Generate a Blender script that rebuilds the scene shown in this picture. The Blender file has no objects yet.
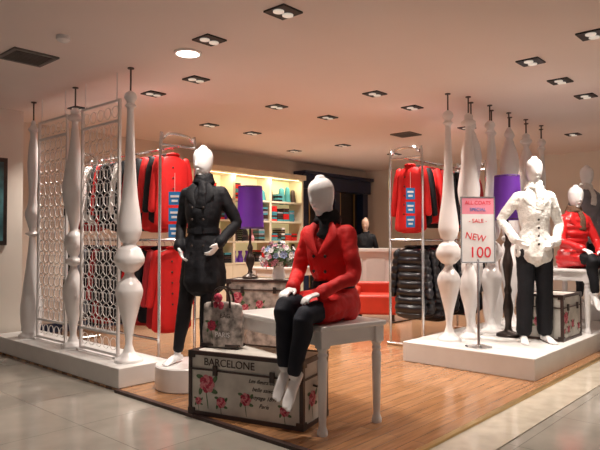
import bpy, bmesh, math, random
from mathutils import Vector, Matrix
random.seed(3)
sc = bpy.context.scene
V = Vector
TH = math.radians(48)
C0 = V((.41, 3.24, 0)); BD = V((math.cos(TH), math.sin(TH), 0)); AD = V((-math.sin(TH), math.cos(TH), 0))
def W(X, Y, Z=0): return C0 + BD*X + AD*Y + V((0, 0, Z))
H = 2.8

# ------------------------------------------------ materials
def mat(name, col, rough=.5, metal=0, var=0.08, vs=6, bump=0, bs=40, coat=0, emit=0, ecol=None, sheen=0, spec=.5):
    m = bpy.data.materials.new(name); m.use_nodes = True
    nt = m.node_tree; N = nt.nodes; L = nt.links; b = N['Principled BSDF']
    tc = N.new('ShaderNodeTexCoord'); no = N.new('ShaderNodeTexNoise'); no.inputs['Scale'].default_value = vs
    no.inputs['Detail'].default_value = 4
    L.new(tc.outputs['Object'], no.inputs['Vector'])
    cr = N.new('ShaderNodeValToRGB'); L.new(no.outputs['Fac'], cr.inputs['Fac'])
    cr.color_ramp.elements[0].position = .3; cr.color_ramp.elements[1].position = .7
    cr.color_ramp.elements[0].color = (*[max(0, c*(1-var)) for c in col], 1)
    cr.color_ramp.elements[1].color = (*[min(1, c*(1+var)) for c in col], 1)
    L.new(cr.outputs['Color'], b.inputs['Base Color'])
    b.inputs['Roughness'].default_value = rough; b.inputs['Metallic'].default_value = metal
    b.inputs['Coat Weight'].default_value = coat
    b.inputs['Sheen Weight'].default_value = sheen
    b.inputs['Specular IOR Level'].default_value = spec
    if bump:
        n2 = N.new('ShaderNodeTexNoise'); n2.inputs['Scale'].default_value = bs; n2.inputs['Detail'].default_value = 3
        L.new(tc.outputs['Object'], n2.inputs['Vector'])
        bp = N.new('ShaderNodeBump'); bp.inputs['Strength'].default_value = bump; bp.inputs['Distance'].default_value = .01
        L.new(n2.outputs['Fac'], bp.inputs['Height']); L.new(bp.outputs['Normal'], b.inputs['Normal'])
    if emit:
        b.inputs['Emission Color'].default_value = (*(ecol or col), 1); b.inputs['Emission Strength'].default_value = emit
    return m

def brickmat(name, c1, c2, cm, bw, rh, mort, rough, offs=.5, nscale=(1, 1, 1), namt=.5, rot=0, coat=0):
    m = bpy.data.materials.new(name); m.use_nodes = True
    nt = m.node_tree; N = nt.nodes; L = nt.links; b = N['Principled BSDF']
    tc = N.new('ShaderNodeTexCoord'); mp = N.new('ShaderNodeMapping'); mp.inputs['Rotation'].default_value = (0, 0, rot)
    L.new(tc.outputs['Object'], mp.inputs['Vector'])
    br = N.new('ShaderNodeTexBrick'); L.new(mp.outputs['Vector'], br.inputs['Vector'])
    br.offset = offs; br.inputs['Scale'].default_value = 1
    br.inputs['Color1'].default_value = (*c1, 1); br.inputs['Color2'].default_value = (*c2, 1); br.inputs['Mortar'].default_value = (*cm, 1)
    br.inputs['Brick Width'].default_value = bw; br.inputs['Row Height'].default_value = rh; br.inputs['Mortar Size'].default_value = mort
    m2 = N.new('ShaderNodeMapping'); m2.inputs['Scale'].default_value = nscale; L.new(mp.outputs['Vector'], m2.inputs['Vector'])
    no = N.new('ShaderNodeTexNoise'); no.inputs['Scale'].default_value = 3; no.inputs['Detail'].default_value = 6
    L.new(m2.outputs['Vector'], no.inputs['Vector'])
    cr = N.new('ShaderNodeValToRGB'); L.new(no.outputs['Fac'], cr.inputs['Fac'])
    cr.color_ramp.elements[0].color = (1-namt, 1-namt, 1-namt, 1); cr.color_ramp.elements[0].position = .3
    cr.color_ramp.elements[1].position = .7
    mx = N.new('ShaderNodeMix'); mx.data_type = 'RGBA'; mx.blend_type = 'MULTIPLY'; mx.inputs[0].default_value = 1
    L.new(br.outputs['Color'], mx.inputs[6]); L.new(cr.outputs['Color'], mx.inputs[7])
    L.new(mx.outputs[2], b.inputs['Base Color'])
    b.inputs['Roughness'].default_value = rough; b.inputs['Coat Weight'].default_value = coat
    b.inputs['Coat Roughness'].default_value = .09
    return m

M_white = mat('white_lacquer', (.84, .81, .80), .28, var=.03, coat=.4)
M_mann = mat('mannequin_gloss_white', (.88, .86, .86), .28, var=.02, coat=.5)
M_plat = mat('platform_white', (.72, .70, .68), .4, var=.04)
M_black = mat('black_fabric', (.007, .007, .010), .7, var=.3, bump=.25, bs=90, spec=.3)
M_blackp = mat('black_puffer', (.010, .010, .015), .3, var=.3, bump=.2, bs=30)
M_navy = mat('navy_denim', (.010, .012, .022), .75, var=.3, bump=.3, bs=120, spec=.35)
M_red = mat('red_wool', (.60, .012, .012), .65, var=.12, bump=.25, bs=110, spec=.35)
M_red2 = mat('red_wool_dark', (.34, .010, .014), .6, var=.15, bump=.25, bs=80, spec=.35)
M_redp = mat('red_puffer', (.62, .018, .02), .35, var=.1, bump=.2, bs=30)
M_knit = mat('cream_knit', (.82, .80, .76), .85, var=.1, vs=30, bump=1, bs=55)
M_grey = mat('grey_knit', (.25, .25, .28), .8, var=.2, bump=.5, bs=60)
M_pink = mat('pink_cloth', (.7, .3, .35), .7)
M_teald = mat('teal_cloth', (.05, .25, .3), .7)
M_chrome = mat('chrome', (.75, .75, .76), .18, 1, var=.03)
M_dmetal = mat('dark_metal_trim', (.06, .045, .04), .35, .7, var=.3)
M_brown = mat('dark_brown_trim', (.045, .02, .016), .45, var=.3)
M_gold = mat('brass', (.6, .42, .18), .3, 1)
M_purple = mat('purple_shade_satin', (.10, .015, .25), .5, var=.1, bump=.1, bs=60, emit=.06, ecol=(.25, .05, .6))
M_paper = mat('trunk_paper', (.58, .55, .50), .5, var=.25, vs=5, bump=.1, bs=20)
M_paper2 = mat('trunk_paper_dark', (.36, .32, .29), .5, var=.6, vs=13, bump=.1, bs=20)
M_rose = mat('rose_red', (.42, .03, .07), .6, var=.6, vs=70)
M_rose2 = mat('rose_pink', (.60, .20, .23), .6, var=.3, vs=70)
M_leaf = mat('leaf_green', (.07, .14, .06), .6, var=.4, vs=40)
M_ink = mat('ink_brown', (.05, .03, .025), .6)
M_ceil = mat('ceiling_paint', (.86, .76, .72), .85, var=.02, vs=1)
M_wall = mat('wall_cream', (.80, .73, .65), .7, var=.03, vs=2)
M_wall2 = mat('wall_shop_beige', (.72, .62, .53), .7, var=.03, vs=2)
M_nav = mat('navy_panel', (.008, .018, .055), .35, var=.2)
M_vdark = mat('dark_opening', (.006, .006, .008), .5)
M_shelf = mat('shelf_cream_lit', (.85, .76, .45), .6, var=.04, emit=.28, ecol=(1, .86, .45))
M_shelfw = mat('shelf_wood_cream', (.70, .62, .46), .6, var=.05)
M_orange = mat('red_orange_leather', (.52, .035, .015), .4, var=.1)
M_blue = mat('tag_blue', (.02, .20, .52), .4)
M_signp = mat('sign_pink', (.80, .28, .36), .4)
M_signw = mat('sign_white', (.80, .78, .78), .4)
M_redink = mat('ink_red', (.75, .03, .05), .4)
M_lampon = mat('lamp_glow', (1, .9, .75), .4, emit=9, ecol=(1, .92, .82))
M_lampdim = mat('lamp_reflector', (.5, .46, .42), .3, .6, emit=.45, ecol=(1, .88, .74))
M_skin = mat('skin', (.62, .40, .30), .5, var=.05)
M_hair = mat('hair_dark', (.03, .018, .014), .5, var=.4, vs=60)
M_brownhair = mat('brown_fur', (.14, .07, .04), .8, var=.4, vs=60, bump=.8, bs=80)
M_vent = mat('vent_grey', (.16, .14, .13), .5)
M_teal = mat('poster_teal', (.06, .16, .18), .3, var=.8, vs=4)
M_wood = brickmat('laminate_wood', (.42, .20, .085), (.52, .265, .125), (.18, .08, .035), 1.1, .1, .0018, .20, nscale=(1, 12, 1), namt=.4, coat=.3)
M_marble = brickmat('marble_tile', (.40, .365, .31), (.44, .40, .345), (.24, .215, .18), .8, .8, .003, .16, offs=0, namt=.25, coat=.5)
M_border = mat('beige_stone_border', (.58, .51, .41), .16, var=.12, vs=8, coat=.4)

# ------------------------------------------------ geometry helpers
def mk(name, bm, mats, parent=None, loc=(0, 0, 0), rz=0, sharp=40, rot=None):
    bmesh.ops.recalc_face_normals(bm, faces=bm.faces[:])
    me = bpy.data.meshes.new(name); bm.to_mesh(me); bm.free()
    for m in (mats if isinstance(mats, (list, tuple)) else [mats]): me.materials.append(m)
    if sharp:
        for p in me.polygons: p.use_smooth = True
        me.set_sharp_from_angle(angle=math.radians(sharp))
    ob = bpy.data.objects.new(name, me); sc.collection.objects.link(ob)
    ob.location = loc; ob.rotation_euler = rot if rot else (0, 0, rz)
    if parent: ob.parent = parent
    return ob
def empty(name, loc=(0, 0, 0), rz=0, s=1):
    e = bpy.data.objects.new(name, None); sc.collection.objects.link(e)
    e.location = loc; e.rotation_euler = (0, 0, rz); e.scale = (s, s, s); e.empty_display_size = .1
    return e
def BM(): return bmesh.new()
def box(bm, c, s, mi=0, rz=0):
    M = Matrix.Translation(V(c)) @ Matrix.Rotation(rz, 4, 'Z') @ Matrix.Diagonal((s[0], s[1], s[2], 1))
    r = bmesh.ops.create_cube(bm, size=1, matrix=M)
    for f in {f for v in r['verts'] for f in v.link_faces}: f.material_index = mi
def bev(ob, w=.006, seg=2):
    m = ob.modifiers.new('bevel', 'BEVEL'); m.width = w; m.segments = seg; m.limit_method = 'ANGLE'; return ob
def lathe(bm, prof, c=(0, 0, 0), mi=0, seg=28):
    c = V(c); rings = []
    for r, z in prof:
        rings.append([bm.verts.new(c + V((r*math.cos(2*math.pi*i/seg), r*math.sin(2*math.pi*i/seg), z))) for i in range(seg)])
    for a, b in zip(rings, rings[1:]):
        for i in range(seg):
            f = bm.faces.new((a[i], a[(i+1) % seg], b[(i+1) % seg], b[i])); f.material_index = mi
    for rg in (rings[0], rings[-1]):
        f = bm.faces.new(rg); f.material_index = mi
def smoothprof(keys, sub=5):
    out = []
    n = len(keys)
    for i in range(n-1):
        p = [keys[max(i-1, 0)], keys[i], keys[i+1], keys[min(i+2, n-1)]]
        for j in range(sub):
            t = j/sub
            s = (1-math.cos(math.pi*t))/2 if (p[2][0]-p[1][0])*(p[3][0]-p[2][0]) < 0 or (p[1][0]-p[0][0])*(p[2][0]-p[1][0]) < 0 else t
            s = .5*s+.5*t if s != t else t
            out.append((p[1][0]*(1-s)+p[2][0]*s, p[1][1]*(1-t)+p[2][1]*t))
    out.append(keys[-1])
    for _ in range(2):
        out = [out[0]]+[((a[0]+2*b[0]+c[0])/4, b[1]) for a, b, c in zip(out, out[1:], out[2:])]+[out[-1]]
    return out
def cat(a, b, c, d, t):
    return .5*((2*b)+(c-a)*t+(2*a-5*b+4*c-d)*t*t+(3*b-a-3*c+d)*t*t*t)
def loft(bm, pts, rad, mi=0, rv=V((1, 0, 0)), seg=18, sub=3, cap=True, rip=None, k=9):
    pts = [V(p) for p in pts]
    rad = [(r, r) if not isinstance(r, (tuple, list)) else r for r in rad]
    n = len(pts); P = []; R = []; Q = []
    rip = rip or [0]*n
    for i in range(n-1):
        i0 = max(i-1, 0); i3 = min(i+2, n-1)
        for j in range(sub):
            t = j/sub
            P.append(cat(pts[i0], pts[i], pts[i+1], pts[i3], t) if sub > 1 else pts[i])
            R.append(tuple(max(.002, cat(rad[i0][q], rad[i][q], rad[i+1][q], rad[i3][q], t)) for q in (0, 1)))
            Q.append(rip[i]*(1-t)+rip[i+1]*t)
    P.append(pts[-1]); R.append(rad[-1]); Q.append(rip[-1])
    if cap:
        t0 = (P[0]-P[1]).normalized(); t1 = (P[-1]-P[-2]).normalized()
        m0 = min(R[0]); m1 = min(R[-1])
        P = [P[0]+t0*m0*.75, P[0]+t0*m0*.45]+P+[P[-1]+t1*m1*.45, P[-1]+t1*m1*.75]
        R = [tuple(x*.45 for x in R[0]), tuple(x*.85 for x in R[0])]+R+[tuple(x*.85 for x in R[-1]), tuple(x*.45 for x in R[-1])]
        Q = [Q[0]]*2+Q+[Q[-1]]*2
    rings = []; N = len(P); last = V(rv)
    for i in range(N):
        tg = (P[min(i+1, N-1)]-P[max(i-1, 0)]).normalized()
        r = V(rv)-tg*V(rv).dot(tg)
        if r.length < .15: r = last-tg*last.dot(tg)
        r.normalize(); last = r; f = tg.cross(r)
        rg = []
        for j in range(seg):
            a = 2*math.pi*j/seg; q = 1+Q[i]*math.cos(k*a)
            rg.append(bm.verts.new(P[i]+r*R[i][0]*q*math.cos(a)+f*R[i][1]*q*math.sin(a)))
        rings.append(rg)
    for a, b in zip(rings, rings[1:]):
        for j in range(seg):
            fc = bm.faces.new((a[j], a[(j+1) % seg], b[(j+1) % seg], b[j])); fc.material_index = mi
    for rg in (rings[0], rings[-1]):
        fc = bm.faces.new(rg); fc.material_index = mi
def tube(bm, pts, r, mi=0, seg=8, sub=1):
    loft(bm, pts, [r]*len(pts), mi, rv=V((.31, .17, .93)), seg=seg, sub=sub, cap=False)
def ring(bm, c, R, r, e1, e2, mi=0, n=18, seg=6, a0=0, a1=2*math.pi):
    c = V(c); e1 = V(e1); e2 = V(e2); e3 = e1.cross(e2); full = abs(a1-a0-2*math.pi) < 1e-4
    rings = []
    for i in range(n if full else n+1):
        a = a0+(a1-a0)*i/n; o = e1*math.cos(a)+e2*math.sin(a)
        rings.append([bm.verts.new(c+o*R+(o*math.cos(2*math.pi*j/seg)+e3*math.sin(2*math.pi*j/seg))*r) for j in range(seg)])
    m = len(rings)
    for i in range(m if full else m-1):
        a = rings[i]; b = rings[(i+1) % m]
        for j in range(seg):
            f = bm.faces.new((a[j], a[(j+1) % seg], b[(j+1) % seg], b[j])); f.material_index = mi
    if not full:
        for rg in (rings[0], rings[-1]):
            f = bm.faces.new(rg); f.material_index = mi
def band(bm, c, A, B, t, h, mi=0, n=32, tilt=0):
    c = V(c); R = []
    for i in range(n):
        a = 2*math.pi*i/n; o = V((math.cos(a), math.sin(a), 0)); z = tilt*math.sin(a)
        R.append([bm.verts.new(c+V((o.x*(A+dr), o.y*(B+dr), z+dz))) for dr, dz in ((0, -h/2), (t, -h/2), (t, h/2), (0, h/2))])
    for i in range(n):
        a = R[i]; b = R[(i+1) % n]
        for j in range(4):
            f = bm.faces.new((a[j], a[(j+1) % 4], b[(j+1) % 4], b[j])); f.material_index = mi
def ball(bm, c, r, mi=0, s=(1, 1, 1), sub=2):
    M = Matrix.Translation(V(c)) @ Matrix.Diagonal((s[0], s[1], s[2], 1))
    q = bmesh.ops.create_icosphere(bm, subdivisions=sub, radius=r, matrix=M)
    for f in {f for v in q['verts'] for f in v.link_faces}: f.material_index = mi
def remesh(ob, v=.007, it=3, disp=0, ns=.12):
    m = ob.modifiers.new('remesh', 'REMESH'); m.mode = 'VOXEL'; m.voxel_size = v; m.use_smooth_shade = True
    s = ob.modifiers.new('smooth', 'SMOOTH'); s.iterations = it; s.factor = .5
    if disp:
        t = bpy.data.textures.new('folds', 'CLOUDS'); t.noise_scale = ns
        d = ob.modifiers.new('folds', 'DISPLACE'); d.texture = t; d.strength = disp; d.mid_level = .5
    return ob
def text(body, size, parent, loc, rot, m, ext=.001, align='CENTER', shear=0):
    c = bpy.data.curves.new('lettering', 'FONT'); c.body = body; c.size = size; c.extrude = ext; c.align_x = align; c.shear = shear
    c.materials.append(m)
    o = bpy.data.objects.new('lettering', c); sc.collection.objects.link(o); o.parent = parent; o.location = loc; o.rotation_euler = rot
    return o

# ------------------------------------------------ room shell
bm = BM(); box(bm, (2, 6, -.07), (30, 34, .1)); mk('floor', bm, M_marble, loc=(2, 2, 0), rz=TH, sharp=0)
bm = BM(); box(bm, (4.15, 3.0, -.01), (8.3, 6, .02)); mk('wood_floor', bm, M_wood, loc=C0, rz=TH, sharp=0)
bm = BM(); box(bm, (-.02, 1.3, -.009), (.04, 2.6, .024)); mk('trim_1', bm, M_brown, loc=C0, rz=TH, sharp=0)
bm = BM(); box(bm, (4.13, -.02, -.009), (8.34, .04, .024)); mk('trim_2', bm, M_gold, loc=C0, rz=TH, sharp=0)
bm = BM(); box(bm, (4.1, -.19, -.017), (8.4, .30, .01)); mk('trim_3', bm, M_border, loc=C0, rz=TH, sharp=0)
bm = BM(); box(bm, (2, 6, H+.05), (30, 34, .1)); mk('ceiling', bm, M_ceil, loc=(2, 2, 0), rz=TH, sharp=0)
bm = BM(); box(bm, (4.1, 6.1, 1.39), (9.0, .2, 2.82)); mk('wall_back', bm, M_wall2, loc=C0, rz=TH, sharp=0)
bm = BM(); box(bm, (8.4, 1.0, 1.39), (.2, 10, 2.82)); mk('wall_right', bm, M_wall, loc=C0, rz=TH, sharp=0)
bm = BM(); box(bm, (-3.0, 5.65, 1.39), (6.7, .6, 2.82)); mk('wall_left', bm, M_wall, loc=C0, rz=TH, sharp=0)
bm = BM(); box(bm, (-3.0, 5.34, .03), (6.72, .03, .10)); mk('baseboard_left', bm, M_dmetal, loc=C0, rz=TH, sharp=0)
bm = BM(); box(bm, (4.3, 5.985, .06), (8, .03, .12)); mk('baseboard_back', bm, M_nav, loc=C0, rz=TH, sharp=0)

e = empty('wall_poster', W(-.22, 5.345, 1.7), TH)
bm = BM(); box(bm, (0, -.02, 0), (.75, .03, 1.02)); mk('frame', bm, M_dmetal, e, sharp=0)
bm = BM(); box(bm, (0, -.037, 0), (.66, .006, .92)); mk('print', bm, M_teal, e, sharp=0)

# ------------------------------------------------ platforms
bm = BM(); box(bm, (.26, 3.95, .085), (.52, 2.7, .17)); bev(mk('display_plinth', bm, M_plat, loc=C0, rz=TH, sharp=0), .008)
bm = BM(); box(bm, (4.7, .78, .10), (4.2, 1.36, .20)); bev(mk('display_plinth', bm, M_plat, loc=C0, rz=TH, sharp=0), .008)
bm = BM(); lathe(bm, [(.26, 0), (.27, .01), (.27, .19), (.26, .2)], seg=48); mk('round_pedestal', bm, M_white, loc=(-.965, 5.08, 0))
bm = BM(); lathe(bm, [(.26, 0), (.27, .01), (.27, .19), (.26, .2)], seg=48); mk('round_pedestal', bm, M_white, loc=W(5.85, .6, .2))

# ------------------------------------------------ balusters
PA = [(.125, 0), (.125, .025), (.085, .05), (.05, .09), (.028, .16), (.045, .30), (.085, .46), (.125, .62), (.105, .69), (.045, .76), (.04, .79), (.075, .81), (.13, .87), (.135, .92), (.10, 1.0), (.05, 1.04), (.085, 1.08), (.108, 1.16), (.10, 1.26), (.065, 1.5), (.045, 1.8), (.032, 2.15), (.028, 2.26), (.055, 2.285), (.03, 2.31), (.06, 2.36), (.045, 2.40), (.015, 2.42)]
PB = [(.11, 0), (.11, .025), (.055, .06), (.03, .14), (.055, .3), (.105, .5), (.10, .62), (.045, .76), (.03, .82), (.085, .85), (.085, .88), (.035, .91), (.06, .95), (.1, 1.03), (.08, 1.12), (.035, 1.18), (.055, 1.28), (.105, 1.46), (.12, 1.58), (.105, 1.72), (.06, 1.95), (.035, 2.2), (.03, 2.28), (.075, 2.3), (.075, 2.33), (.04, 2.35), (.05, 2.39), (.015, 2.42)]
PC = [(.13, 0), (.13, .03), (.09, .06), (.11, .16), (.12, .3), (.10, .5), (.055, .85), (.035, 1.05), (.03, 1.12), (.08, 1.15), (.03, 1.18), (.05, 1.25), (.085, 1.36), (.05, 1.48), (.04, 1.6), (.06, 1.9), (.05, 2.1), (.03, 2.28), (.06, 2.32), (.03, 2.36), (.02, 2.42)]
PD = [(.11, 0), (.11, .03), (.04, .08), (.03, .2), (.07, .42), (.11, .66), (.12, .76), (.10, .86), (.05, .98), (.035, 1.02), (.095, 1.05), (.095, 1.09), (.04, 1.12), (.07, 1.2), (.07, 1.3), (.04, 1.38), (.05, 1.5), (.095, 1.78), (.115, 1.98), (.10, 2.1), (.05, 2.24), (.03, 2.28), (.06, 2.33), (.04, 2.38), (.015, 2.42)]
def baluster(P, X, Y, z0):
    e = empty('turned_baluster_column', W(X, Y, z0))
    bm = BM(); lathe(bm, smoothprof(P, 5), seg=32); mk('turned_shaft', bm, M_white, e, sharp=60)
    bm = BM(); lathe(bm, [(.008, 2.41), (.008, H-z0-.012), (.03, H-z0-.01), (.03, H-z0)], seg=10); mk('hanging_rod', bm, M_dmetal, e)
for P, Y in ((PA, 2.8), (PB, 3.82), (PC, 4.78)): baluster(P, .22, Y, .17)
for i, P in enumerate([PA, PB, PD, PA, PC, PD, PA, PB, PD, PA, PC]):
    baluster(P, 2.98+.27*i, 1.08+(-.05 if i % 2 else .05), .2)

# ------------------------------------------------ ornamental screens
def screen(Y0, Y1):
    w = Y1-Y0; z0, z1 = .02, 2.38
    e = empty('ornamental_metal_screen', W(.22, (Y0+Y1)/2, .17), TH)
    bm = BM()
    for y in (-w/2, w/2): box(bm, (0, y, (z0+z1)/2), (.025, .025, z1-z0))
    for z in (z0+.012, z1-.012, z1-.2, .22): box(bm, (0, 0, z), (.022, w, .022))
    for y in (-w/2+.05, w/2-.05): box(bm, (0, y, (z1+2.63)/2), (.008, .008, 2.63-z1))
    box(bm, (0, -w/2, .01), (.08, .05, .02)); box(bm, (0, w/2, .01), (.08, .05, .02))
    mk('frame', bm, M_white, e, sharp=0)
    bm = BM(); n = max(3, round((w-.03)/.135)); s = (w-.03)/n; m = int((z1-.2-.24)/s)+1; sz = (z1-.2-.24)/m
    for i in range(n):
        for j in range(m):
            y = -w/2+.015+s*(i+.5); z = .23+sz*(j+.5)
            ring(bm, (0, y, z), s*.5, .0038, (0, 1, 0), (0, 0, 1), n=20, seg=5)
            for q in (-1, 1):
                ring(bm, (0, y+q*s*.21, z+sz*.05), s*.20, .003, (0, 1, 0), (0, 0, 1), n=12, seg=4, a0=0 if q < 0 else -math.pi*.3, a1=math.pi*1.3 if q < 0 else math.pi)
            tube(bm, [(0, y, z-sz*.5), (0, y, z+sz*.1)], .003, seg=4)
    for i in range(n):
        y = -w/2+.015+s*(i+.5)
        for z in (z1-.11, .125): ring(bm, (0, y, z), s*.42, .004, (0, 1, 0), (0, 0, 1), n=20, seg=5)
    mk('scrollwork', bm, M_white, e)
screen(2.98, 3.66); screen(3.98, 4.62)

# ------------------------------------------------ downlights
def downlight(x, y, on=True, power=40, ang=110):
    e = empty('recessed_downlight', (x, y, H), TH)
    bm = BM(); box(bm, (0, 0, -.006), (.19, .19, .012), 0)
    for dx in (-.045, .045):
        lathe(bm, [(.001, -.017), (.027, -.0165), (.038, -.02), (.038, -.01)], (dx, 0, 0), 1 if on else 0, seg=20)
    mk('housing', bm, [M_vdark, M_lampdim], e)
    l = bpy.data.lights.new('spot', 'SPOT'); l.energy = power*2.15; l.spot_size = math.radians(ang); l.spot_blend = .8
    l.color = (1, .90, .80); l.shadow_soft_size = .05
    o = bpy.data.objects.new('spot', l); sc.collection.objects.link(o); o.parent = e; o.location = (0, 0, -.03)
for x, y, p in [(-.114, 3.96, 45), (-.7, 4.52, 75), (-1.0, 5.64, 60), (-1.55, 6.2, 60), (-.27, 6.8, 75), (-.69, 8.5, 85), (-1.22, 7.9, 85),
                (.79, 6.2, 50), (1.31, 6.85, 65), (.35, 7.4, 65), (2.0, 5.08, 75), (2.53, 5.7, 80), (3.07, 6.3, 80), (2.2, 4.4, 25),
                (.7, 9.6, 85), (2.3, 8.1, 90), (-.1, 10.2, 85), (4.0, 8.6, 90), (-2.6, 6.9, 60), (1.7, 10.6, 85)]:
    downlight(x, y, True, p)
e = empty('round_ceiling_lamp', (-.927, 4.84, H))
bm = BM(); lathe(bm, [(.115, 0), (.115, -.012), (.095, -.016), (.094, -.004)], seg=32); mk('rim', bm, M_white, e)
bm = BM(); lathe(bm, [(.093, -.003), (.093, -.012), (.06, -.02), (.001, -.022)], seg=32); mk('diffuser', bm, M_lampon, e)
def vent(x, y, s):
    e = empty('ceiling_vent', (x, y, H), TH)
    bm = BM()
    for a in (-1, 1):
        box(bm, (a*s/2, 0, -.008), (.03, s+.03, .016)); box(bm, (0, a*s/2, -.008), (s, .03, .016))
    for i in range(9): box(bm, (0, -s/2+s*(i+.5)/9, -.008), (s, .008, .014))
    box(bm, (0, 0, -.001), (s, s, .002), 1)
    mk('grille', bm, [M_vent, M_vdark], e, sharp=0)
vent(-2.3, 4.95, .34); vent(1.55, 8.6, .3)
bm = BM(); lathe(bm, [(.05, 0), (.05, -.03), (.03, -.045), (.001, -.05)], seg=16); mk('smoke_detector', bm, M_white, loc=(-1.8, 4.45, H))

# ------------------------------------------------ trunks
def rose(bm, c, r, ux, uz, n, mi_p, mi_l, mi_q=None):
    c = V(c); ux = V(ux); uz = V(uz); n = V(n)
    mi_q = mi_p if mi_q is None else mi_q
    def disc(cc, a, b, ang, mi, off):
        vs = []
        for i in range(12):
            t = 2*math.pi*i/12; x = a*math.cos(t); y = b*math.sin(t)
            vs.append(bm.verts.new(cc+ux*(x*math.cos(ang)-y*math.sin(ang))+uz*(x*math.sin(ang)+y*math.cos(ang))+n*off))
        f = bm.faces.new(vs); f.material_index = mi
    for a in (.5, 2.5, 3.9, 5.6): disc(c+ux*math.cos(a)*r*1.15+uz*math.sin(a)*r*1.15, r*.5, r*.24, a+.5, mi_l, .0008)
    box_ = c-uz*r*1.6; disc(box_, r*.07, r*1.1, .15, mi_l, .0006)
    for k in range(7):
        a = k*.9; disc(c+ux*math.cos(a)*r*.45+uz*math.sin(a)*r*.45, r*.56, r*.46, a, mi_p if k % 2 else mi_q, .0012+.00015*k)
    for k in range(5):
        a = k*1.256; disc(c+ux*math.cos(a)*r*.22+uz*math.sin(a)*r*.22, r*.32, r*.24, a, mi_q if k % 2 else mi_p, .0026+.00015*k)
    disc(c, r*.14, r*.12, .3, mi_q, .0036)
def trunk(loc, rz, L, D, Hh, paper=M_paper, label=None, roses=True, name='storage_trunk'):
    e = empty(name, loc, rz)
    bm = BM(); box(bm, (0, 0, Hh/2), (L-.012, D-.012, Hh-.012)); bev(mk('case', bm, paper, e, sharp=0), .006)
    bm = BM(); t = .028
    for a in (-1, 1):
        for b in (-1, 1):
            box(bm, (0, a*(D/2-t/2+.003), Hh/2+b*(Hh/2-t/2)), (L, t, t))
            box(bm, (a*(L/2-t/2+.003), 0, Hh/2+b*(Hh/2-t/2)), (t, D, t))
            box(bm, (a*(L/2-t/2+.002), b*(D/2-t/2+.002), Hh/2), (t, t, Hh-.002))
    for a in (-1, 1):
        box(bm, (0, a*(D/2), Hh*.72), (L, .008, .012)); box(bm, (a*L/2, 0, Hh*.72), (.008, D, .012))
    mk('edge_trim', bm, M_brown, e, sharp=0)
    bm = BM()
    for a in (-1, 1):
        for b in (-1, 1):
            for z in (0.024, Hh-.024): box(bm, (a*(L/2-.023), b*(D/2-.023), z), (.056, .056, .05))
    for x in (-L*.25, L*.25):
        box(bm, (x, -D/2-.006, Hh*.72), (.035, .014, .07))
    for a in (-1, 1):
        tube(bm, [(a*(L/2+.005), -.06, Hh*.6), (a*(L/2+.03), -.05, Hh*.58), (a*(L/2+.03), .05, Hh*.58), (a*(L/2+.005), .06, Hh*.6)], .008)
    bev(mk('metal_fittings', bm, M_dmetal, e, sharp=0), .003, 1)
    if roses:
        bm = BM(); n = (0, -1, 0)
        for x, z, r in ((-L*.33, Hh*.50, .066), (-L*.20, Hh*.24, .040), (-L*.41, Hh*.22, .028), (L*.02, Hh*.34, .045), (L*.35, Hh*.25, .038)):
            rose(bm, (x, -D/2+.004, z), r, (1, 0, 0), (0, 0, 1), n, 0, 1, 2)
        rose(bm, (L/2-.004, -.05, Hh*.4), .055, (0, 1, 0), (0, 0, 1), (1, 0, 0), 0, 1, 2)
        rose(bm, (-L/2+.004, .05, Hh*.4), .055, (0, 1, 0), (0, 0, 1), (-1, 0, 0), 0, 1, 2)
        mk('rose_print', bm, [M_rose, M_leaf, M_rose2], e, sharp=0)
    if label:
        text(label, .075, e, (-.12, -D/2+.002, Hh*.79), (math.pi/2, 0, 0), M_ink)
        for i, s in enumerate(['Les fleurs de la', 'belle saison', 'voyage 1897', 'Paris']):
            text(s, .040, e, (.16, -D/2+.004, Hh*(.60-.12*i)), (math.pi/2, 0, 0), M_ink, shear=.4)
    return e
Ld = V((-.894, .447, 0)); Dd = V((.447, .894, 0)); N0 = V((.02, 3.88, 0))
trunk(N0+Ld*.46+Dd*.20, math.radians(-26.57), .92, .40, .455, label='BARCELONE')
trunk(W(1.95, 2.85), math.radians(-15), .82, .42, .42, roses=False, paper=M_paper2)
trunk(W(1.95, 2.85, .42), math.radians(-15), .74, .38, .40, roses=True, paper=M_paper2)
trunk(W(3.95, .40, .2), TH, .60, .40, .48, label=None)

# ------------------------------------------------ handbag on trunk
e = empty('tote_handbag', (-.575, 4.42, .458), math.radians(-22))
bm = BM()
loft(bm, [(0, 0, .01), (0, 0, .10), (0, 0, .2), (0, 0, .31)], [(.155, .06), (.165, .058), (.155, .045), (.145, .03)], seg=24, cap=True, sub=3)
for v in bm.verts:
    v.co.x = math.copysign(min(abs(v.co.x)*1.12, .160), v.co.x)
    v.co.z = max(v.co.z, .0)
mb = mat('bag_print', (.36, .31, .28), .35, var=.97, vs=16)
mk('bag_body', bm, mb, e)
bm = BM()
for y in (-.03, .03):
    tube(bm, [(-.075, y, .29), (-.07, y, .37), (-.04, y, .425), (0, y, .44), (.04, y, .425), (.07, y, .37), (.075, y, .29)], .008, sub=3)
box(bm, (0, 0, .015), (.31, .115, .02))
mk('handles', bm, M_dmetal, e)
bm = BM(); rose(bm, (-.06, -.060, .16), .04, (1, 0, 0), (0, 0, 1), (0, -1, 0), 0, 1)
ball(bm, (-.01, -.055, .365), .036, 0, (1, .6, 1)); ball(bm, (.015, -.057, .31), .024, 0, (1, .6, 1.3)); ball(bm, (-.03, -.057, .315), .02, 0, (1, .6, 1.3))
mk('charm', bm, [M_rose, M_leaf], e)
text('PARIS', .05, e, (.03, -.064, .08), (math.pi/2, 0, 0), M_signw)
text('BAG', .045, e, (.05, -.060, .22), (math.pi/2, 0, 0), M_ink)

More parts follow.
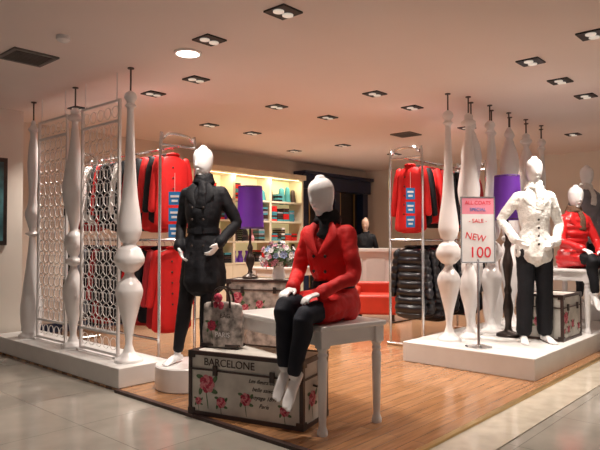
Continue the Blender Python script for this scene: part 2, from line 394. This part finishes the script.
# ------------------------------------------------ tables
LEG = [(.034, 0), (.036, .02), (.022, .05), (.026, .12), (.032, .35), (.034, .42), (.024, .44), (.036, .455), (.024, .47), (.038, .49), (.038, .5)]
def table(loc, rz, L, D, Hh, name='white_table'):
    e = empty(name, loc, rz)
    bm = BM(); box(bm, (0, 0, Hh-.0175), (L+.10, D+.10, .035)); bev(mk('top', bm, M_white, e, sharp=0), .01, 3)
    bm = BM()
    for a in (-1, 1):
        box(bm, (0, a*D/2, Hh-.085), (L, .022, .10)); box(bm, (a*L/2, 0, Hh-.085), (.022, D, .10))
    mk('apron', bm, M_white, e, sharp=0)
    for i, (a, b) in enumerate(((-1, -1), (1, -1), (1, 1), (-1, 1))):
        bm = BM(); zs = (Hh-.14)/.5
        lathe(bm, smoothprof([(r, z*zs) for r, z in LEG], 3), (a*L/2, b*D/2, 0), seg=20)
        box(bm, (a*L/2, b*D/2, Hh-.09), (.07, .07, .11))
        mk('leg_%d' % (i+1), bm, M_white, e)
    return e
ud = V((.80, .60, 0)); vd = V((-.60, .80, 0)); F0 = V((.15, 3.80, 0))
table(F0+ud*.24+vd*.50, math.atan2(.60, .80), .48, .98, .70)
table(W(4.9, .46, .2), TH, .95, .55, .72)

# ------------------------------------------------ figures
def hand(bm, w, h, n, s, k=1.0):
    w = V(w); h = V(h).normalized(); n = V(n); n = (n-h*n.dot(h)).normalized(); sd = h.cross(n)*s
    loft(bm, [w, w+h*.045*k, w+h*.09*k], [(.024, .019), (.037*k, .014), (.036*k, .012)], rv=sd, seg=12, sub=2)
    for i, L in enumerate((.070, .079, .073, .057)):
        b = w+h*.083*k+sd*(.028-.0185*i)*k; L *= k
        d1 = (h*.97+n*.22+sd*(.10-.06*i)).normalized(); d2 = (h*.8+n*.6).normalized(); d3 = (h*.5+n*.86).normalized()
        loft(bm, [b, b+d1*L*.42, b+d1*L*.42+d2*L*.32, b+d1*L*.42+d2*L*.32+d3*L*.24], [.0092, .0086, .0078, .0068], rv=sd, seg=8, sub=2)
    b = w+h*.02*k+sd*.022
    d = (h*.72+sd*.66+n*.2).normalized(); d2 = (h*.95+sd*.1+n*.3).normalized()
    loft(bm, [b, b+d*.04*k, b+d*.04*k+d2*.03*k], [.014, .0105, .008], rv=n, seg=8, sub=2)
def head(bm, base, up, fw, ears=False):
    up = V(up).normalized(); fw = V(fw); fw = (fw-up*fw.dot(up)).normalized(); rt = fw.cross(up)*-1
    base = V(base)
    rows = [(.000, .032, .038, .034), (.014, .048, .058, .026), (.04, .062, .077, .014), (.085, .074, .091, .005), (.13, .079, .097, .000), (.165, .079, .097, -.003), (.195, .070, .087, -.005), (.218, .054, .068, -.006), (.234, .032, .040, -.006)]
    loft(bm, [base+up*t+fw*f for t, a, b, f in rows], [(a, b) for t, a, b, f in rows], rv=rt, seg=28, sub=3)
    loft(bm, [base+up*.128+fw*.092, base+up*.10+fw*.096, base+up*.08+fw*.099, base+up*.07+fw*.085], [.005, .008, .010, .007], rv=rt, seg=8, sub=2)
    loft(bm, [base+up*.045+fw*.08-rt*.018, base+up*.046+fw*.087, base+up*.045+fw*.08+rt*.018], [.004, .006, .004], rv=up, seg=8, sub=2)
    for s in ((-1, 1) if ears else ()):
        loft(bm, [base+up*.075+rt*s*.066-fw*.005, base+up*.10+rt*s*.077-fw*.01, base+up*.125+rt*s*.078-fw*.012], [(.005, .010), (.006, .014), (.004, .010)], rv=rt, seg=8, sub=2)
def foot(bm, ank, fd, dn, extra=0):
    ank = V(ank); fd = V(fd).normalized(); dn = V(dn); dn = (dn-fd*dn.dot(fd)).normalized(); rv = fd.cross(dn)
    loft(bm, [ank-fd*.045+dn*.05, ank+fd*.02+dn*.045, ank+fd*.08+dn*.052, ank+fd*.14+dn*.068, ank+fd*.18+dn*.073], [(.026, .028), (.033+extra, .036), (.036+extra, .030), (.043+extra, .018), (.032, .011)], rv=rv, seg=14)
    if not extra:
        for i in range(5):
            b = ank+fd*(.172-.006*abs(i-1))+dn*.075+rv*(.030-.015*i)
            loft(bm, [b, b+fd*(.028-.004*i)+dn*.002], [.009, .008], rv=rv, seg=8, sub=1)
def legpts(h, k, a, r=0, sc_=1, end=1.0):
    h, k, a = V(h), V(k), V(a)
    back = V((0, .012, 0))
    P = [h, h.lerp(k, .45), k, k.lerp(a, .28)+back, k.lerp(a, .65), k.lerp(a, end)]
    R = [.088+r, .072+r, .052+r, .053+r, .040+r, (.032 if end == 1 else .034)+r]
    return P, [x*sc_ for x in R]
def armpts(s, e_, w, r=0, end=1):
    s, e_, w = V(s), V(e_), V(w)
    return [s, s.lerp(e_, .5), e_, e_.lerp(w, .35), e_.lerp(w, end)], [.044+r, .040+r, .034+r, .034+r, .024+r]

STAND_SPINE = [((0, 0, .88), (.13, .10)), ((0, 0, .96), (.155, .108)), ((0, 0, 1.04), (.140, .098)), ((0, 0, 1.13), (.105, .084)), ((0, -.01, 1.28), (.132, .105)), ((0, 0, 1.40), (.145, .095)), ((0, .005, 1.475), (.128, .070)), ((0, .005, 1.52), (.055, .05))]
def base_stand():
    return dict(spine=STAND_SPINE, neck=[(0, .005, 1.49), (0, 0, 1.56), (0, -.01, 1.64)], head=(0, -.012, 1.607), hup=(0, -.05, 1), hfw=(0, -1, 0),
                hip=[(-.085, 0, .92), (.085, 0, .92)], knee=[(-.10, -.03, .50), (.10, -.03, .50)], ank=[(-.11, .01, .085), (.12, .01, .085)],
                fd=[(-.2, -1, -.0), (.2, -1, 0)], dn=(0, 0, -1),
                sh=[(-.160, .005, 1.455), (.160, .005, 1.455)], el=[(-.235, .04, 1.17), (.235, .04, 1.17)], wr=[(-.22, -.06, .93), (.22, -.06, .93)],
                hd=[(0, -.2, -1), (0, -.2, -1)], hn=[(1, 0, 0), (-1, 0, 0)])
def base_sit():
    return dict(spine=[((0, .03, .06), (.158, .11)), ((0, .02, .14), (.158, .118)), ((0, .015, .24), (.112, .090)), ((0, -.01, .40), (.130, .105)), ((0, -.015, .52), (.145, .095)), ((0, -.01, .60), (.128, .070)), ((0, -.01, .645), (.055, .05))],
                neck=[(0, -.01, .62), (0, -.025, .69), (0, -.04, .77)], head=(0, -.04, .725), hup=(0, -.08, 1), hfw=(0, -1, 0),
                hip=[(-.085, 0, .095), (.085, 0, .095)], knee=[(-.10, -.44, .12), (.07, -.46, .07)], ank=[(-.085, -.47, -.265), (.01, -.50, -.30)],
                fd=[(0, -.72, -.7), (0, -.72, -.7)], dn=(0, .7, -.72),
                sh=[(-.160, -.01, .575), (.160, -.01, .575)], el=[(-.225, -.10, .31), (.225, -.12, .30)], wr=[(-.12, -.32, .225), (.10, -.33, .20)],
                hd=[(.05, -1, -.25), (-.35, -1, -.2)], hn=[(0, -.1, -1), (0, -.1, -1)])
def figure(name, loc, rz, J, top, pants, scale=1, skin=M_mann, skirt=None, sit=False, sleeve_end=1, belt=None, collar=True,
           buttons=None, puff=False, pant_end=.93, loose=.0, scarf=None, hair=None, disp=.018, slv=1.0, tail=True):
    e = empty(name, loc, rz, scale)
    bm = BM()
    loft(bm, [p for p, r in J['spine']], [r for p, r in J['spine']])
    loft(bm, J['neck'], [.05, .046, .048])
    head(bm, J['head'], J['hup'], J['hfw'], ears=bool(hair))
    for i in (0, 1):
        P, R = legpts(J['hip'][i], J['knee'][i], J['ank'][i]); loft(bm, P, R)
        foot(bm, J['ank'][i], J['fd'][i], J['dn'])
        P, R = armpts(J['sh'][i], J['el'][i], J['wr'][i]); loft(bm, P, R, rv=V((0, 1, 0)), seg=12)
        hand(bm, J['wr'][i], J['hd'][i], J['hn'][i], J.get('ths', (1, -1))[i])
    remesh(mk('body', bm, skin, e, sharp=0), .0058, 2)
    bm = BM()
    sp = J['spine'][:3] if not sit else J['spine'][:2]
    loft(bm, [V(p) for p, r in sp], [(r[0]+.012, r[1]+.012) for p, r in sp])
    for i in (0, 1):
        P, R = legpts(J['hip'][i], J['knee'][i], J['ank'][i], .011, end=pant_end)
        R = [r+loose*t for r, t in zip(R, (0, .2, .5, .7, .9, 1))]
        loft(bm, P, R)
    remesh(mk('trousers', bm, pants, e, sharp=0), .01, 2, .008, .06)
    bm = BM(); sp = J['spine'] if sit else J['spine'][2:]
    pts = [V(p) for p, r in sp]; rad = [(r[0]+.026, r[1]+.026) for p, r in sp]; rad[-1] = (.080, .072)
    rip = [0]*len(pts)
    if skirt:
        pts = [V(p) for p, r in skirt]+pts; rad = [r for p, r in skirt]+rad; rip = [.06*(len(skirt)-q)/len(skirt) for q in range(len(skirt))]+rip
    if puff:
        P2 = []; R2 = []
        for q in range(len(pts)-1):
            for j in range(6):
                t = j/6; P2.append(pts[q].lerp(pts[q+1], t)); R2.append((rad[q][0]*(1-t)+rad[q+1][0]*t, rad[q][1]*(1-t)+rad[q+1][1]*t))
        R2 = [(a+.018*abs(math.sin(math.pi*p.z/.075)), b+.018*abs(math.sin(math.pi*p.z/.075))) for p, (a, b) in zip(P2, R2)]
        loft(bm, P2, R2, sub=2, seg=24)
    else:
        loft(bm, pts, rad, rip=rip, seg=36)
    for i in (0, 1):
        P, R = armpts(J['sh'][i], J['el'][i], J['wr'][i], .016, end=sleeve_end)
        R = [x*slv for x in (.057, .054, .049, .045, .043)]
        loft(bm, P, R, rv=V((0, 1, 0)), seg=14)
        c = V(J['sh'][i]); n = V(J['spine'][-2][0]); loft(bm, [n, c], [(.055, .05), (.056, .054)], rv=V((0, 1, 0)), seg=12)
        d = (V(J['wr'][i])-V(J['el'][i])).normalized(); w_ = V(J['el'][i]).lerp(V(J['wr'][i]), sleeve_end)
        loft(bm, [w_-d*.05, w_-d*.01], [.050*slv, .050*slv], rv=V((0, 1, 0)), seg=14, sub=1)
    if sit:
        for i in (0, 1):
            h = V(J['hip'][i]); k = V(J['knee'][i])
            loft(bm, [h+V((0, .02, .01)), h.lerp(k, .35)+V((0, 0, .005)), h.lerp(k, .62)], [(.112, .105), (.108, .094), (.108, .088)], rip=[0, .03, .06])
        hh = V(J['hip'][0]).lerp(V(J['hip'][1]), .5); kk = V(J['knee'][0]).lerp(V(J['knee'][1]), .5)
        loft(bm, [hh, hh.lerp(kk, .6)], [(.10, .085), (.12, .075)])
    remesh(mk('top', bm, top, e, sharp=0), .0095 if not puff else .009, 2 if not puff else 1, disp, .09)
    nk = V(J['spine'][-1][0])
    bm = BM()
    if collar:
        pts = []
        for q in range(15):
            a = -math.pi/2+.35+(2*math.pi-.7)*q/14
            pts.append(nk+V((math.cos(a)*.078, math.sin(a)*.072+.006, .018+.018*math.sin(a))))
        loft(bm, pts, [(.034, .010)]*15, rv=V((0, 0, 1)), seg=10, sub=1)
        for s in (-1, 1):
            a = nk+V((s*.055, -.075, .0)); b = nk+V((s*.090, -.110, -.08)); c = nk+V((s*.012, -.132, -.20))
            loft(bm, [a, b, c], [(.03, .008), (.042, .009), (.012, .006)], rv=V((1, 0, 0)), seg=10, sub=3)
        mk('collar', bm, top, e)
    else: bm.free()
    if belt:
        bm = BM(); c, A, B = belt; band(bm, c, A, B, .008, .045); box(bm, (c[0], c[1]-B-.008, c[2]), (.06, .014, .055)); mk('belt', bm, M_black, e)
    if buttons:
        bm = BM()
        for p in buttons: ball(bm, p, .013, 0, (1, .5, 1), 1)
        mk('buttons', bm, M_dmetal, e)
    if scarf:
        bm = BM()
        for dz, RR in ((.0, .080), (.03, .070), (.052, .062)):
            pts = [nk+V((math.cos(2*math.pi*q/12)*RR, math.sin(2*math.pi*q/12)*RR*.95-.005, .02+dz+.012*math.sin(q*1.7))) for q in range(13)]
            loft(bm, pts, [(.024, .020)]*13, rv=V((0, 0, 1)), seg=10, sub=2)
        tl = 1 if tail else .45
        loft(bm, [nk+V((.02, -.085, .01)), nk+V((.03, -.085-.04*tl, -.08*tl)), nk+V((.015, -.085-.05*tl, -.2*tl))], [(.035, .02), (.04, .016), (.05, .012)], seg=12)
        remesh(mk('scarf', bm, scarf, e, sharp=0), .008, 2, .012, .04)
    if hair:
        bm = BM(); hb = V(J['head'])
        loft(bm, [hb+V((0, .05, .02)), hb+V((0, .03, .09)), hb+V((0, .018, .16)), hb+V((0, .012, .21)), hb+V((0, .01, .238))], [(.07, .045), (.086, .078), (.090, .098), (.074, .085), (.03, .035)], seg=20)
        mk('hair', bm, hair, e)
        bm = BM()
        for s in (-1, 1): ball(bm, hb+V((s*.03, -.092, .115)), .009, 0)
        ball(bm, hb+V((0, -.092, .045)), .012, 1, (1.6, .5, .5))
        mk('eyes_and_mouth', bm, [M_vdark, M_rose], e)
    return e

# 1: standing, black trench coat
J = base_stand()
J['knee'] = [(-.15, -.04, .50), (.05, -.04, .50)]; J['ank'] = [(-.225, -.02, .085), (.0, .04, .085)]
J['el'] = [(-.225, .05, 1.18), (.275, .07, 1.20)]; J['wr'] = [(-.185, -.09, .985), (.18, -.10, 1.02)]
J['hd'] = [(.4, -.3, -.8), (-.5, -.3, -.7)]; J['hfw'] = (-.35, -1, 0)
sk1 = [((0, 0, .69), (.200, .158)), ((0, 0, .78), (.193, .15)), ((0, 0, .90), (.180, .138)), ((0, 0, .99), (.168, .128))]
figure('mannequin_in_black_coat', (-.83, 5.08, .2), math.radians(-12), J, M_black, M_black, skirt=sk1, belt=((0, -.003, 1.13), .135, .114),
       buttons=[(s*.05, -.143, z) for s in (-1, 1) for z in (1.0, 1.22, 1.32)], scarf=M_black)
# 2: seated, red coat
J = base_sit(); J['hfw'] = (-.3, -1, 0)
J['spine'] = [(V(p)+V((-.0, -.12*max(0, p[2]-.15), 0)), r) for p, r in J['spine']]
J['sh'] = [V(p)+V((0, -.06, .01)) for p in J['sh']]
J['neck'] = [V(p)+V((0, -.062, .01)) for p in J['neck']]; J['head'] = V(J['head'])+V((-.01, -.068, .0))
J['hup'] = (-.06, -.16, 1)
figure('mannequin_in_red_coat', (.235, 4.17, .70), math.radians(-34), J, M_red, M_navy, sit=True, scale=1.02, scarf=M_black, tail=False,
       belt=((0, .003, .235), .147, .124), buttons=[(s*.045, -.182, z) for s in (-1, 1) for z in (.33, .43)], disp=.028)
# 3: right, white knit
J = base_stand()
J['el'] = [(-.31, .05, 1.22), (.27, .08, 1.18)]; J['wr'] = [(-.22, -.12, 1.02), (.18, -.10, .99)]; J['hd'] = [(.6, -.4, -.6), (-.7, -.4, -.5)]
J['knee'] = [(-.10, -.04, .5), (.09, -.02, .5)]; J['ank'] = [(-.12, -.03, .085), (.10, .02, .085)]
sk3 = [((0, 0, .86), (.185, .145)), ((0, 0, .94), (.182, .14)), ((0, 0, 1.02), (.168, .13))]
figure('mannequin_in_white_cardigan', W(3.50, .43, .2), math.radians(-5), J, M_knit, M_black, skirt=sk3, scale=1.03, loose=.03, scarf=M_knit, disp=.024,
       buttons=[(0.0, -.150, z) for z in (.98, 1.06, 1.14, 1.22)])
# 4: right, seated red puffer
J = base_sit()
figure('mannequin_in_red_jacket', W(4.72, .42, .922), math.radians(12), J, M_redp, M_black, sit=True, puff=True, scarf=M_brownhair, disp=.006, scale=1.0)
# 5: far right standing
J = base_stand()
figure('mannequin_in_dark_jacket', W(5.85, .6, .4), math.radians(10), J, M_grey, M_black, skirt=[((0, 0, .90), (.18, .135))], scarf=M_knit)
# shop assistant
J = base_stand(); J['wr'] = [(-.16, -.22, 1.08), (.16, -.22, 1.08)]; J['hd'] = [(.3, -1, 0), (-.3, -1, 0)]; J['hn'] = [(0, 0, -1), (0, 0, -1)]
figure('shop_assistant', (1.25, 11.25, 0), math.radians(-15), J, M_black, M_black, skin=M_skin, scale=.9, hair=M_hair)

# ------------------------------------------------ clothing racks
def garment(parent, loc, m, length=.8, puff=False, w=.2, rz=0, name='coat'):
    bm = BM(); n = 14 if not puff else 60
    P = []; R = []; Q = []
    for i in range(n+1):
        t = i/n; z = -.09-t*(length-.09)
        if t < .1: a = .05+(w-.05)*(t/.1)**.6; b = .03+.02*t/.1
        else: a = w*(1-.12*math.sin(math.pi*min(1, (t-.1)/.7))+.10*t); b = .05+.02*t
        if puff: b += .034*abs(math.sin(math.pi*z/.095))-.01; a += .016*abs(math.sin(math.pi*z/.095))
        P.append((0, 0, z)); R.append((a, b)); Q.append(0 if puff else .09*t)
    loft(bm, P, R, rip=Q, sub=1, seg=36, k=7)
    for s in (-1, 1):
        P = []; R = []; q = 30 if puff else 6
        for i in range(q+1):
            t = i/q; rr = (.016*abs(math.sin(math.pi*t*6)) if puff else 0)
            P.append((s*(w-.03+.09*t**.6), -.01, -.14-.52*t)); R.append((.045-.008*t+rr, .05-.008*t+rr))
        loft(bm, P, R, sub=1, seg=12)
    ring(bm, (0, 0, -.085), .062, .02, (1, 0, 0), (0, .6, .2), n=14)
    mk(name, bm, m, parent, loc, rz)
    if not puff:
        bm = BM()
        for q in range(5):
            for s in (-1, 1): ball(bm, (.04, s*(.056+.004*q), -.22-q*.11), .012, 0, (1, .5, 1), 1)
        mk('buttons', bm, M_dmetal, parent, loc, rz)
    bm = BM()
    tube(bm, [(0, 0, -.09), (0, 0, -.03)], .003, seg=6)
    ring(bm, (0, 0, -.012), .018, .003, (1, 0, 0), (0, 0, 1), n=10, seg=5, a0=-math.pi/2, a1=math.pi)
    tube(bm, [(-w+.02, 0, -.125), (0, 0, -.085), (w-.02, 0, -.125)], .008, seg=6)
    mk('hanger', bm, M_chrome, parent, loc, rz)
def rack(loc, rz, L, upper, lower, zt=2.22, zl=1.25):
    e = empty('clothing_rack', loc, rz)
    bm = BM(); r = .016
    for x in (0, L):
        tube(bm, [(x, -.22, .03), (x, -.22, 2.15), (x, -.18, 2.28), (x, -.10, 2.34), (x, .10, 2.34), (x, .18, 2.28), (x, .22, 2.15), (x, .22, .03)], r, sub=2)
        tube(bm, [(x, -.26, .02), (x, .26, .02)], .02); tube(bm, [(x, -.22, zt), (x, .22, zt)], r*.8); tube(bm, [(x, -.22, zl), (x, .22, zl)], r*.8)
    tube(bm, [(-.03, 0, zt), (L+.03, 0, zt)], .014); tube(bm, [(-.03, 0, zl), (L+.03, 0, zl)], .014)
    tube(bm, [(0, .22, .25), (L, .22, .25)], .014)
    mk('chrome_frame', bm, M_chrome, e)
    for z, lst, ln in ((zt, upper, .84), (zl, lower, .96)):
        n = len(lst)
        for i, (m, p) in enumerate(lst):
            x = .05+(L-.1)*(i+.3)/n
            garment(e, (x, 0, z), m, ln-random.uniform(0, .14), p, rz=math.pi/2+random.uniform(-.16, .16), w=random.uniform(.18, .215))
    return e
U = [(M_red, 0), (M_black, 0), (M_red, 0), (M_black, 0), (M_red2, 0), (M_black, 0), (M_knit, 0), (M_black, 0), (M_black, 0), (M_red, 0), (M_black, 0), (M_knit, 0), (M_black, 0), (M_red2, 0), (M_black, 0)]
Lw = [(M_red, 0), (M_red2, 0), (M_black, 0), (M_red2, 0), (M_red, 0), (M_blackp, 1), (M_black, 0), (M_black, 0), (M_blackp, 1), (M_red2, 0), (M_black, 0), (M_grey, 0), (M_black, 0), (M_black, 0)]
rack(W(1.0, 3.15), TH+math.pi/2, 2.0, U, Lw)
U = [(M_red, 0), (M_black, 0), (M_red, 0), (M_red2, 0), (M_black, 0), (M_black, 0), (M_red, 0), (M_black, 0), (M_black, 0), (M_red2, 0)]
Lw = [(M_blackp, 1), (M_blackp, 1), (M_blackp, 1), (M_blackp, 1), (M_black, 0), (M_blackp, 1), (M_black, 0), (M_red, 0), (M_blackp, 1), (M_black, 0)]
rack(W(3.32, 1.86), TH, 1.7, U, Lw)
def tags(X, Y, z, w=.11):
    e = empty('price_tag', W(X, Y, z))
    bm = BM()
    for dz in (0, -.16, -.32): box(bm, (0, 0, dz), (w, .004, .13))
    mk('blue_cards', bm, M_blue, e, sharp=0)
    bm = BM()
    for dz in (0, -.16, -.32):
        box(bm, (0, -.003, dz+.02), (w*.7, .002, .022)); box(bm, (0, -.003, dz-.025), (w*.5, .002, .022))
    mk('print', bm, M_signw, e, sharp=0)
    bm = BM(); tube(bm, [(0, 0, .06), (0, 0, .25)], .002, seg=5); mk('string', bm, M_white, e)
tags(.80, 2.93, 1.66, .12); tags(3.16, 1.70, 1.78, .10)

# ------------------------------------------------ lamps
def lamp(name, loc, zs, zt, r, base, mbase):
    e = empty(name, loc)
    bm = BM(); lathe(bm, smoothprof(base, 4), seg=24); mk('base', bm, mbase, e, sharp=60)
    bm = BM(); seg = 40
    prof = [(r, zs), (r*.86, zt), (r*.86-.004, zt), (r-.004, zs)]
    rg = [[bm.verts.new((p[0]*math.cos(2*math.pi*i/seg), p[0]*math.sin(2*math.pi*i/seg), p[1])) for i in range(seg)] for p in prof]
    for q in range(4):
        a = rg[q]; b = rg[(q+1) % 4]
        for i in range(seg): bm.faces.new((a[i], a[(i+1) % seg], b[(i+1) % seg], b[i]))
    mk('shade', bm, M_purple, e)
    bm = BM()
    for z, q in ((zt-.015, .86), (zs+.012, 1.0)): ring(bm, (0, 0, z), r*q, .004, (1, 0, 0), (0, 1, 0), n=40)
    for a in range(3): tube(bm, [(0, 0, zt-.03), (r*.85*math.cos(a*2.1), r*.85*math.sin(a*2.1), zt-.02)], .003, seg=5)
    ball(bm, (0, 0, (zs+zt)/2), .035); mk('fittings', bm, M_dmetal, e)
lamp('table_lamp', W(1.90, 3.02, .82), .56, 1.04, .155, [(.09, 0), (.09, .02), (.03, .05), (.02, .1), (.05, .17), (.055, .22), (.02, .3), (.035, .34), (.012, .4), (.01, .9)], M_dmetal)
lamp('floor_lamp', W(3.66, .78, .2), 1.27, 1.76, .155, [(.13, 0), (.13, .03), (.04, .06), (.03, .15), (.06, .3), (.03, .45), (.045, .5), (.025, .56), (.05, .72), (.06, .8), (.025, .95), (.045, 1.0), (.02, 1.06), (.035, 1.12), (.012, 1.2), (.01, 1.6)], M_dmetal)

# ------------------------------------------------ bouquet
def bouquet(loc, R, n, mats_, name='flower_bouquet'):
    e = empty(name, loc)
    bm = BM(); lathe(bm, [(.06, 0), (.075, .04), (.06, .12), (.07, .15)], seg=20); mk('vase', bm, M_white, e)
    bm = BM()
    for i in range(n):
        th = random.uniform(0, 2*math.pi); ph = random.uniform(-.4, 1.4); r = R*random.uniform(.6, 1.1)
        d = V((math.cos(th)*math.cos(ph), math.sin(th)*math.cos(ph), math.sin(ph)*.85)); c = V((0, 0, .13+R*.45))+d*r
        tube(bm, [(0, 0, .12), c], .003, 3, seg=4)
        k = random.choice((0, 0, 1, 2)); fr = random.uniform(.022, .04)
        t1 = d.orthogonal().normalized(); t2 = d.cross(t1)
        ball(bm, c, fr*.45, k, sub=1)
        for q in range(7):
            a = q*2*math.pi/7; o = t1*math.cos(a)+t2*math.sin(a); s_ = o.cross(d)
            vs = [bm.verts.new(c+o*fr*.2), bm.verts.new(c+o*fr*.8+s_*fr*.4+d*fr*.2), bm.verts.new(c+o*fr*1.2+d*fr*.5), bm.verts.new(c+o*fr*.8-s_*fr*.4+d*fr*.2)]
            f = bm.faces.new(vs); f.material_index = k
        for q in range(3):
            o = (t1*random.uniform(-1, 1)+t2*random.uniform(-1, 1)).normalized(); b = c-d*fr
            vs = [bm.verts.new(b), bm.verts.new(b+o*.035+d.cross(o)*.014), bm.verts.new(b+o*.075), bm.verts.new(b+o*.035-d.cross(o)*.014)]
            f = bm.faces.new(vs); f.material_index = 3
    mk('blooms', bm, mats_+[M_leaf], e, sharp=0)
bouquet(W(2.01, 2.68, .82), .21, 110, [mat('petal_white', (.70, .67, .67), .7), mat('petal_blue', (.22, .27, .45), .7), mat('petal_pink', (.55, .24, .32), .7)])

# ------------------------------------------------ sign stand
e = empty('sale_sign_stand', W(2.80, .72, .2), math.radians(3))
bm = BM(); lathe(bm, [(.13, 0), (.13, .012), (.02, .02), (.012, .03), (.012, .86)], seg=24)
for s in (-1, 1): box(bm, (s*.165, .0, 1.15), (.012, .016, .64))
for z in (.83, 1.47): box(bm, (0, 0, z), (.342, .016, .012))
mk('metal_stand', bm, M_chrome, e)
bm = BM(); box(bm, (0, 0, 1.07), (.318, .008, .47), 0); box(bm, (0, 0, 1.385), (.318, .008, .16), 1); mk('board', bm, [M_signw, M_signp], e, sharp=0)
text('100', .15, e, (.02, -.006, .88), (math.pi/2, 0, 0), M_redink)
text('- SALE -', .055, e, (0, -.006, 1.22), (math.pi/2, 0, 0), M_redink)
text('NEW', .09, e, (-.03, -.006, 1.05), (math.pi/2, .2, 0), M_redink)
text('ALL COATS', .05, e, (0, -.006, 1.40), (math.pi/2, 0, 0), M_redink)
text('SPECIAL', .045, e, (0, -.006, 1.335), (math.pi/2, 0, 0), M_blue)

# ------------------------------------------------ back wall shelving
e = empty('display_shelving', W(3.1, 5.97), TH)
Lx = 2.6; bm = BM()
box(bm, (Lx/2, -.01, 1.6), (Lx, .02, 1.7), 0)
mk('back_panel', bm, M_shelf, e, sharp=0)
bm = BM()
for x in (0, .87, 1.74, Lx): box(bm, (x, -.18, 1.2), (.05, .34, 2.4))
for z in (.85, 1.22, 1.58, 1.94, 2.38): box(bm, (Lx/2, -.18, z), (Lx, .34, .03))
box(bm, (Lx/2, -.20, 2.43), (Lx+.08, .42, .09)); box(bm, (Lx/2, -.18, .42), (Lx-.04, .33, .82))
mk('carcass', bm, M_shelfw, e, sharp=0)
bm = BM()
for x0 in (.05, .92, 1.79):
    for z in (.865, 1.235, 1.595, 1.955):
        x = x0+.02
        while x < x0+.66:
            k = random.choice((0, 1, 2, 3, 4, 5, 6, 7, 0, 1, 4)); w = random.uniform(.08, .17); h = random.uniform(.14, .29)
            if k in (0, 1, 3, 2):
                for q in range(int(h/.035)): box(bm, (x+w/2, -.20, z+.02+q*.034), (w, .24, .030), (k, k, 7, 4)[random.randint(0, 3)])
            elif k in (4, 7): loft(bm, [(x+w/2, -.2, z+.01), (x+w/2, -.2, z+h)], [(w*.45, .07), (w*.33, .04)], k, sub=3)
            else: lathe(bm, [(.05, 0), (.06, .05), (.03, .14), (.04, .2)], (x+w/2, -.2, z), k, seg=12)
            x += w+.015
mk('folded_clothes_and_bags', bm, [M_black, M_red, M_knit, M_grey, M_brown, M_purple, M_pink, M_teald], e, sharp=0)
l = bpy.data.lights.new('shelf_strip', 'AREA'); l.shape = 'RECTANGLE'; l.size = 2.4; l.size_y = .04; l.energy = 18; l.color = (1, .88, .58)
o = bpy.data.objects.new('shelf_strip', l); sc.collection.objects.link(o); o.parent = e; o.location = (Lx/2, -.38, 2.36); o.rotation_euler = (math.radians(25), 0, 0)

# dark portal
e = empty('door_1', W(5.88, 5.97), TH)
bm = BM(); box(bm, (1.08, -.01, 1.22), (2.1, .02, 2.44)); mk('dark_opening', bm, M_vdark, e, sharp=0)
bm = BM()
for x in (0.1, 1.1, 2.1): box(bm, (x, -.10, 1.22), (.18, .18, 2.44))
box(bm, (1.1, -.12, 2.40), (2.26, .24, .28)); box(bm, (1.1, -.15, 2.57), (2.30, .32, .07)); box(bm, (1.1, -.1, .1), (2.1, .18, .2))
bev(mk('navy_frame', bm, M_nav, e, sharp=0), .01)
bm = BM()
for x in (.35, .85, 1.35, 1.85): box(bm, (x, -.05, 1.3), (.03, .03, 2.0))
mk('mullions', bm, M_gold, e, sharp=0)

# counter & armchair
e = empty('cash_counter', (1.33, 10.35, 0), math.radians(-8))
bm = BM(); box(bm, (0, 0, .53), (1.2, .5, 1.06)); mk('body', bm, M_white, e, sharp=0)
bm = BM(); box(bm, (0, 0, 1.08), (1.3, .6, .05)); mk('worktop', bm, M_white, e, sharp=0)
bm = BM()
for x in (-.38, 0, .38): box(bm, (x, -.255, .55), (.32, .012, .8))
bev(mk('panels', bm, M_plat, e, sharp=0), .004)
e = empty('red_armchair', (1.20, 9.3, 0), math.radians(-10))
bm = BM(); box(bm, (0, 0, .26), (.66, .6, .30)); box(bm, (0, .26, .40), (.66, .14, .36)); box(bm, (-.31, 0, .34), (.12, .6, .34)); box(bm, (.31, 0, .34), (.12, .6, .34))
bev(mk('upholstery', bm, M_orange, e), .04, 4)
bm = BM()
for a in (-.26, .26):
    for b in (-.22, .22): lathe(bm, [(.018, 0), (.025, .12)], (a, b, 0), seg=12)
mk('feet', bm, M_dmetal, e)

table(W(3.9, 4.3), TH, .9, .5, .85, 'display_table')
bm = BM()
for i in range(3):
    for q in range(6): box(bm, (-.3+.3*i, 0, .02+q*.035), (.24, .3, .03), i)
mk('folded_sweaters', bm, [M_red, M_grey, M_black], loc=W(3.9, 4.3, .852), rz=TH, sharp=0)

# ------------------------------------------------ world + camera
w = bpy.data.worlds.new('world'); sc.world = w; w.use_nodes = True
w.node_tree.nodes['Background'].inputs[0].default_value = (.95, .85, .79, 1); w.node_tree.nodes['Background'].inputs[1].default_value = .40
sc.view_settings.view_transform = 'Standard'
cam = bpy.data.cameras.new('camera'); co = bpy.data.objects.new('camera', cam); sc.collection.objects.link(co)
cam.sensor_width = 36; cam.lens = 590/600*36
co.location = (0, 0, 1.25); co.rotation_euler = (math.radians(90+1.46), 0, 0)
sc.camera = co
